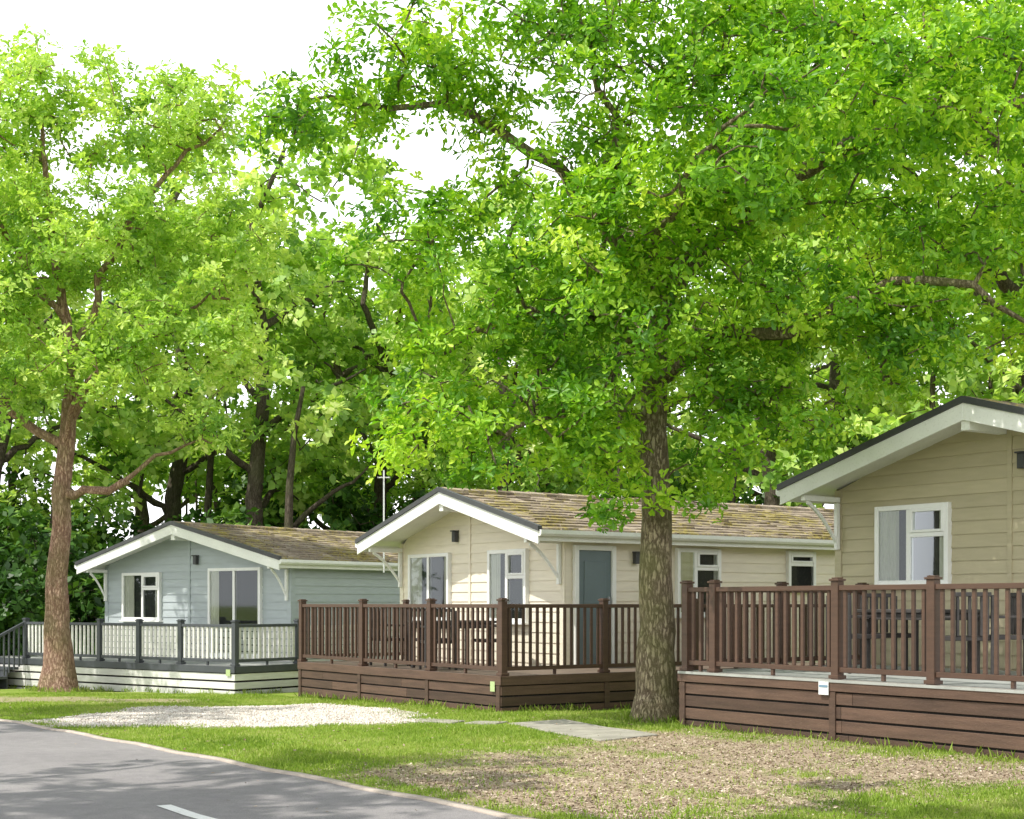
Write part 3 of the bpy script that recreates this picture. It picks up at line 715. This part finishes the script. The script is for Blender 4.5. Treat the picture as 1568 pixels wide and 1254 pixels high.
def make_tree(name, limbs, blobs, ncl, size, seed, leafmat, barkmat, m=10, k=6, rc=0.42, fancy=True, tb=0.5, gap=0.0, tip=0.009, flat=.6, dens=None, gapscale=0.9):
    r = np.random.default_rng(seed); pos = []; par = []; man = []
    for li_, lb in enumerate(limbs):
        lb = np.array(lb, float)
        if li_ == 0: prev = -1
        else: prev = int(np.argmin(np.linalg.norm(np.array(pos)-lb[0,:3], axis=1)))
        pts = lb
        if li_ == 0:
            pos.append(pts[0,:3].copy()); par.append(-1); man.append(pts[0,3]); prev = 0
        for a in range(1, len(pts)):
            A0, A1 = pts[a-1], pts[a]; L = np.linalg.norm(A1[:3]-A0[:3]); n = max(1, int(L/0.3))
            for s in range(1, n+1):
                t = s/n; q = A0+(A1-A0)*t; jit = r.normal(0, 0.012 if li_ == 0 else 0.04, 3)
                pos.append(q[:3]+jit); par.append(prev); man.append(q[3]); prev = len(pos)-1
    nman = len(pos)
    B = np.array([list(b[0])+list(b[1]) for b in blobs]); wgt = np.array([b[1][0]*b[1][1]*b[1][2] for b in blobs])**0.8
    if dens is not None: wgt = wgt*np.array(dens)
    wgt /= wgt.sum(); C = []; O = []
    while len(C) < ncl:
        i = r.choice(len(B), p=wgt); dv = nrm(r.normal(0,1,3)); q = r.random()**0.42
        c = B[i,:3]+dv*q*B[i,3:]
        g = math.sin(c[0]*2.1*gapscale+seed)+math.sin(c[1]*1.9*gapscale+c[2]*1.3*gapscale)+math.sin(c[2]*2.6*gapscale-c[0]*1.1*gapscale)
        if g < gap*3-1.5 and r.random() < .93: continue
        C.append(c); O.append(dv)
    C = np.array(C); O = np.array(O)
    pa = np.zeros((nman+ncl*14,3)); pa[:nman] = pos; cnt = nman
    D = np.min(np.linalg.norm(C[:,None,:]-pa[None,:nman,:],axis=2),axis=1); order = np.argsort(D)
    z0 = limbs[0][0][2]
    low = pa[:nman,2] < z0+ (limbs[0][-1][2]-z0)*0.22
    for ci in order:
        c = C[ci]; dd = np.linalg.norm(pa[:cnt]-c,axis=1) + 0.35*np.maximum(0, pa[:cnt,2]-c[2])
        dd[:nman][low] += 3
        j = int(np.argmin(dd)); L = np.linalg.norm(pa[j]-c)
        n = min(13, max(1, int(math.ceil(L/0.28)))); prev = j; p0 = pa[j].copy(); bow = r.normal(0,.10,3)*L + np.array([0,0,.10*L])
        for s in range(1, n+1):
            t = s/n; q = p0+(c-p0)*t+bow*math.sin(math.pi*t)+r.normal(0,.02,3)*(1 if s < n else 0)
            pa[cnt] = q; par.append(prev); man.append(0.0); prev = cnt; cnt += 1
    pos = pa[:cnt]; par = np.array(par); man = np.array(man)
    acc = np.zeros(cnt); rad = np.zeros(cnt); main = np.full(cnt,-1); best = np.zeros(cnt); pw = 2.35
    for i in range(cnt-1,-1,-1):
        rr_ = (acc[i])**(1/pw) if acc[i] > 0 else tip
        rad[i] = man[i] if man[i] > 0 else rr_
        if par[i] >= 0:
            acc[par[i]] += rad[i]**pw
            if man[i] > 0 and man[par[i]] > 0 and i < nman and par[i] == i-1: val = 1e3
            else: val = rad[i]
            if val > best[par[i]]: best[par[i]] = val; main[par[i]] = i
    rad = np.where(man > 0, man, np.minimum(rad, 0.09))
    Vs = []; Ls = []; off = 0; tot = 0
    for kk, sel in ((16, rad > 0.12), (8, (rad <= 0.12) & (rad > 0.03)), (4, rad <= 0.03)):
        V, lp, nf = tubes(name, pos, par, rad, kk, sel, barkmat, main)
        Vs.append(V); Ls.append(lp+off); off += len(V); tot += nf
    V = np.concatenate(Vs); lp = np.concatenate(Ls)
    wood = raw_mesh(name+'_wood', V, lp, np.arange(tot)*4, np.full(tot,4), barkmat, None, True)
    rcv = rc*(0.7+0.6*r.random(ncl))
    lv = leaf_mesh(name+'_leaves', C, rcv, O, m, k, size, leafmat, r, fancy, tb, flat)
    return wood, lv
def place_tree(name, wl, loc=(0,0,0), rot=0, sc=(1,1,1)):
    e = empty(name, loc, rot); e.scale = sc
    for nm, me in zip(('trunk_and_branches', 'foliage'), wl):
        link(bpy.data.objects.new(nm, me), e)
    return e

def Z(l, f=1.0): return [(a,b,c+E,d*f) for a,b,c,d in l]
def ZB(l): return [((a,b,c+E),(d,e,f)) for a,b,c,d,e,f in l]
# main oak: trunk forks at mid height, spreading limbs
limbs = [Z([(1.83,18.2,-1.62,.50),(1.83,18.2,-1.45,.38),(1.83,18.2,-1.15,.30),(1.82,18.2,-.6,.265),(1.84,18.2,0,.24),(1.83,18.2,1.1,.21),(1.80,18.2,2.2,.19),(1.82,18.2,3.1,.17),(1.95,18.3,3.9,.14),(2.4,18.6,4.8,.11),(2.7,18.9,6.0,.08),(2.4,19,7.4,.05),(2.5,19,8.6,.03)], .92),
 Z([(1.82,18.2,3.2,.10),(1.0,17.8,3.65,.075),(0.1,17.4,3.6,.05),(-.7,17.2,3.1,.025)]),
 Z([(1.9,18.25,3.8,.12),(1.3,18.0,4.6,.10),(.5,17.7,5.4,.07),(-.8,17.4,6.0,.045),(-2.5,17.3,6.1,.02)]),
 Z([(1.82,18.2,2.9,.10),(2.7,17.6,3.3,.085),(3.6,17.1,3.25,.075),(4.4,16.7,3.75,.06),(5.2,16.4,3.7,.045),(5.9,16.3,3.2,.025)]),
 Z([(1.95,18.2,4.0,.12),(3.0,17.4,5.0,.11),(4.6,16.6,5.7,.085),(6.5,16,5.7,.06)]),
 Z([(1.84,18.2,3.6,.09),(1.7,17,4.2,.06),(1.9,15.9,4.7,.04),(2.4,14.8,5.1,.02)]),
 Z([(1.9,18.2,4.3,.09),(1.7,19.5,5,.06),(1.5,20.8,5.5,.03)]),
 Z([(1.3,18.0,4.6,.07),(1.2,17.6,6.0,.05),(.8,17.4,7.2,.03)]),
 Z([(1.80,18.2,2.2,.05),(1.1,17.5,2.5,.04),(.3,17.1,2.2,.02)]),
 Z([(1.80,18.2,2.4,.05),(2.6,17.9,2.8,.04),(3.4,17.6,2.6,.02)])]
blobs = ZB([(-.35,17.4,2.35,1.35,1.4,1.15),(.9,17.2,2.1,1.05,1.1,.95),(1.3,16.9,3.8,1.7,1.5,1.2),(-.7,17.4,4.0,1.4,1.4,1.15),(2.9,17.7,2.4,1.2,1.2,.95),
 (3.9,17.4,3.3,1.6,1.5,1.0),(5.5,17.2,4.0,1.5,1.5,1.2),(.9,17.4,5.8,1.9,1.6,1.3),(-1.0,17.3,6.5,1.4,1.3,1.0),(-2.5,17.3,5.9,.9,1.1,.7),
 (3.3,17.4,5.9,2.2,1.6,1.5),(5.8,17,6.6,1.7,1.6,1.3),(1.8,18.2,8.6,3.4,2.6,1.5),(1.3,19.4,4.5,1.7,1.2,1.2),(3.2,19.2,5.4,1.8,1.2,1.4),
 (2.6,15.2,5.0,1.6,1.0,.8),(4.3,15.6,5.4,1.5,1.0,.9),(1.9,17.0,4.9,1.3,.9,.9),(1.4,17.4,7.2,2.2,1.4,.9),(1.15,17.3,1.25,.45,.4,.35),(2.15,17.7,1.5,.5,.4,.35)])
dens = [1.35,1.15,1.2,1.1,1.2,1.2,1.1,1.0,1,1.1,1.05,1.1,.25,.6,.7,1.1,1.1,1.2,1.1,.7,.7]
place_tree('oak_tree', make_tree('oak', limbs, blobs, 1200, .118, 5, M_leaf, M_bark, m=10, k=6, rc=.36, tb=.43, gap=0.10, dens=dens, gapscale=1.5))
# left oak
limbs = [Z([(-8.93,28.3,-1.9,.60),(-8.93,28.3,-1.65,.44),(-8.93,28.3,-1.2,.33),(-8.95,28.3,-.5,.27),(-8.97,28.3,.5,.225),(-8.86,28.3,1.5,.20),(-8.88,28.3,2.2,.19),(-8.76,28.3,3.15,.175),(-8.68,28.3,4.3,.14),(-8.8,28.3,5.6,.11),(-9.1,28.3,7.5,.08),(-9.3,28.3,9.6,.04)], .92),
 Z([(-8.78,28.3,3.0,.11),(-9.6,28.2,3.6,.09),(-10.6,28,4.1,.06),(-11.6,28,4.8,.03)]),
 Z([(-8.85,28.3,2.1,.10),(-8.3,28.0,2.2,.085),(-7.5,27.8,2.35,.08),(-7.42,27.8,2.36,.05)]),
 Z([(-7.6,27.8,2.3,.05),(-6.9,27.7,2.8,.04),(-6.0,27.7,3.2,.02)]),
 Z([(-8.75,28.3,4.6,.10),(-8.1,28.1,6.0,.075),(-7.4,28,7.6,.06),(-6.3,27.9,8.8,.04),(-5.7,27.9,9.2,.025)]),
 Z([(-8.75,28.3,3.6,.09),(-7.8,28,4.6,.07),(-6.8,27.8,5.4,.045),(-5.8,27.8,6.0,.025)]),
 Z([(-8.8,28.3,5.6,.08),(-9.8,28.2,6.9,.06),(-10.6,28,8.4,.03)]),
 Z([(-8.75,28.3,3.2,.07),(-8.4,27.6,3.9,.05),(-7.8,26.9,4.4,.025)])]
blobs = ZB([(-9.1,28,9.7,1.9,1.7,1.3),(-6.3,27.9,9.3,1.3,1.4,1.2),(-10.6,28,8.0,1.6,1.8,1.6),(-8.1,27.8,7.2,1.9,1.7,1.3),(-5.9,27.8,6.9,1.4,1.5,1.2),
 (-10.2,27.7,5.5,1.7,1.7,1.2),(-7.0,27.5,5.0,1.8,1.6,1.0),(-5.5,27.8,5.0,1.0,1.1,.9),(-11.8,28,5.2,1.4,1.6,1.2),(-8.6,27,4.0,1.3,1.1,.7),(-5.9,27.7,3.4,.8,.8,.5)])
place_tree('oak_tree', make_tree('oak_b', limbs, blobs, 700, .145, 9, M_leafY, M_barkR, m=9, k=7, rc=.44, tb=.47, gap=.14, gapscale=1.3))
# tree behind the right-hand lodge
limbs = [Z([(9.4,25,-1.9,.5),(9.4,25,-1.4,.36),(9.35,25,2,.3),(9.3,25,5,.27),(9.25,24.9,7.6,.24),(9.4,24.9,10,.16),(9.4,25,13,.06)]),
 Z([(9.25,24.9,7.3,.16),(8.0,24.3,7.9,.13),(6.4,23.6,8.1,.1),(4.6,23,8.6,.05)]),
 Z([(9.3,25,4.9,.14),(8.2,24.2,5.6,.11),(7.2,23.6,5.9,.09),(6.3,23.2,5.7,.06),(5.4,22.9,5.4,.03)]),
 Z([(9.3,25,6.1,.12),(10.5,24,7.2,.08),(12,23.5,8,.04)])]
blobs = ZB([(6.3,23.2,8.6,2.4,2,1.3),(9.2,23.8,9.2,2.3,2,1.8),(6.2,23.2,5.9,1.8,1.6,.9),(8.6,23.6,6.2,1.9,1.6,1.3),(4.3,22.8,9.2,1.8,1.6,1.4),(9.2,25,12,3.5,3,2),(12,24.5,8.5,2.4,2.4,2),(8.9,23.4,4.2,1.4,1.2,.7)])
place_tree('oak_tree', make_tree('oak_c', limbs, blobs, 480, .17, 21, M_leaf, M_barkD, m=9, k=6, rc=.48, tb=.62, gap=.08, gapscale=1.2, dens=[1.2,1.2,1,1,1.2,.4,.5,1]))

# woodland variants
def wood_variant(seed, H=15.0, R=4.2, low=4.0, ncl=230, size=.25, mat=None, rc=.62):
    r = np.random.default_rng(seed)
    tr = [(0,0,-.6,.42),(0,0,.3,.3)]
    for k in range(1, 7): tr.append((r.normal(0,.15)*k*.5, r.normal(0,.15)*k*.5, H*k/6.4, .30*(1-k/7.2)))
    limbs = [tr]
    for k in range(8):
        z = low*.8+(H-low)*.75*k/8; a = k*2.4+r.random(); l = R*(.85-.35*k/8)
        i = min(int(z/(H/6.4))+1, 7); x0, y0 = tr[i][0], tr[i][1]
        limbs.append([(x0,y0,z,.11),(x0+math.cos(a)*l*.5,y0+math.sin(a)*l*.5,z+l*.35,.07),(x0+math.cos(a)*l,y0+math.sin(a)*l,z+l*.6,.03)])
    blobs = [((0,0,H-1.6),(R*.45,R*.45,1.6))]
    for k in range(15):
        z = low+(H-low-1.5)*r.random(); a = r.random()*6.28; q = R*(.35+.4*r.random())*(1-.35*(z-low)/(H-low)); s = 1.2+r.random()*1.0
        blobs.append(((math.cos(a)*q,math.sin(a)*q,z),(s*1.2,s*1.2,s*.8)))
    return make_tree('woodland_%d' % seed, limbs, blobs, ncl, size, seed, mat or M_leafB, M_barkD, m=9, k=6, rc=rc, fancy=False, tb=.5, gap=.1, tip=.012)
WV = [wood_variant(31), wood_variant(32, 15, 4.6, 4.6), wood_variant(33, 15, 3.9, 5.2)]
pl = [(-19,45,1.1),(-14.5,40,1.02),(-11,47,1.18),(-7.6,43,1.10),(-4.3,47,1.0),(-0.2,42,.98),(3.6,48,1.15),(7.6,42,1.15),(11,47,1.25),(15,41,1.2),(19,46,1.25),
      (-15,58,1.2),(-9,60,1.2),(-2.5,62,1.0),(5,58,1.25),(12,60,1.35),(-23,56,1.2),(-6.5,54,1.1),(1.0,54,1.2)]
for i, (x, y, s) in enumerate(pl):
    place_tree('beech_tree', WV[i % 3], (x, y, float(gh(np.array(x*1.), np.array(y*1.)))), i*1.7, (s*1.02, s*1.02, s))
# trees on the near side of the road that throw the dappled shade
SP = wood_variant(51, 15, 4.6, 7.5, 120, .22, None, .55)
place_tree('roadside_tree', SP, (-8.6, 8.2, 0), 1.0, (.78,.78,.9))
place_tree('roadside_tree', SP, (-3.6, 4.6, 0), 3.2, (.9,.9,1.0))
place_tree('roadside_tree', SP, (-12.5, 16.5, -.1), 5.0, (.85,.85,.95))
# slender understorey stems in the wood: one mass of distant trunks
r = np.random.default_rng(77); PV = []; PL = []; base = 0; k = 6; an = np.arange(k)/k*2*np.pi
for i in range(46):
    x = -20+r.random()*42; y = 38+r.random()*22; z0 = float(gh(np.array(x),np.array(y)))-.3; rad = .07+.13*r.random(); H = 8+5*r.random(); lx, ly = r.normal(0,.6,2)
    nseg = 6
    for s in range(nseg+1):
        t = s/nseg; cx = x+lx*t+.12*math.sin(t*7+i); cy = y+ly*t; rr_ = rad*(1-.7*t)
        for a in an: PV.append((cx+math.cos(a)*rr_, cy+math.sin(a)*rr_, z0+H*t))
    for s in range(nseg):
        for q in range(k): PL += [base+s*k+q, base+s*k+(q+1)%k, base+(s+1)*k+(q+1)%k, base+(s+1)*k+q]
    base += (nseg+1)*k
nf = len(PL)//4
link(bpy.data.objects.new('distant_trees', raw_mesh('distant_trees', np.array(PV), PL, np.arange(nf)*4, np.full(nf,4), M_barkD, None, True)))

# shrubs
def shrub(seed):
    r = np.random.default_rng(seed)
    limbs = [[(0,0,-.2,.08),(0,0,.8,.06),(.1,0,2.0,.03)]]
    blobs = [((r.normal(0,.9),r.normal(0,.6),.8+r.random()*1.5),(1.1,1.0,.9)) for _ in range(7)]
    return make_tree('shrub_%d' % seed, limbs, blobs, 120, .16, seed, M_leafD, M_barkD, m=9, k=6, rc=.42, fancy=False, tb=.5, gap=-.2)
SV = [shrub(41), shrub(42)]
r = np.random.default_rng(2)
for i in range(20):
    x = -18+i*2.0+r.normal(0,.4); y = 40+r.random()*6; s = 1.2+r.random()*.6
    place_tree('laurel_shrub', SV[i%2], (x,y,float(gh(np.array(x),np.array(y)))), i*1.1, (s*1.15,s,s*1.15))
for x, y, s in ((-12.5,33.5,1.3),(-14.5,36,1.6),(-11.6,37,1.5),(-13.2,38.5,1.8)):
    place_tree('laurel_shrub', SV[0], (x,y,float(gh(np.array(x),np.array(y)))), x, (s,s,s))

# weeds against the deck skirts
def weeds(P, d, L, n, seed):
    r = np.random.default_rng(seed); a = r.random(n)*L; off = .10+np.abs(r.normal(0,.07,n))
    nn = np.array([d[1],-d[0]])
    if nn[1] > 0: nn = -nn
    cl_ = sn(a, a*0, 2.0, seed); keep = cl_ > -0.1; a, off = a[keep], off[keep]; n = len(a)
    x = P[0]+d[0]*a+nn[0]*off; y = P[1]+d[1]*a+nn[1]*off
    up = nrm(np.stack([r.normal(0,.35,n), r.normal(0,.35,n), np.ones(n)],1))
    return np.stack([x,y,gh(x,y)-.005],1), up, n
Ps, Us = [], []
for P, d, L, n in ((P1,u,6.1,700),(P1,v,4,500),(Q,mu,7.4,450),(P2,u2,8,600),(P2,v2,1.6,150)):
    a_, b_, _ = weeds(P, d, L, n, int(L*10)); Ps.append(a_); Us.append(b_)
for cx, cy, rr0 in ((1.83,18.2,.36),(-8.93,28.3,.42)):
    n = 400; an = rng.random(n)*6.28; q = rr0+np.abs(rng.normal(0,.12,n)); x = cx+np.cos(an)*q; y = cy+np.sin(an)*q
    Ps.append(np.stack([x,y,gh(x,y)-.005],1)); Us.append(nrm(np.stack([rng.normal(0,.3,n),rng.normal(0,.3,n),np.ones(n)],1)))
P_ = np.concatenate(Ps); U_ = np.concatenate(Us); n = len(P_)
link(bpy.data.objects.new('grass_tufts', inst_mesh('grass_tufts', [(-0.05,0,0),(0.05,0,0),(0.035,0.05,0.55),(0,0.3,1.0),(-0.035,0.05,0.55)], [(0,1,2,3,4)], P_, frames(U_, rng.normal(0,1,(n,3))), .05+.09*rng.random(n)**1.5, np.clip(rng.normal(.5,.25,n),0,1), M_blade)))
print('DONE')
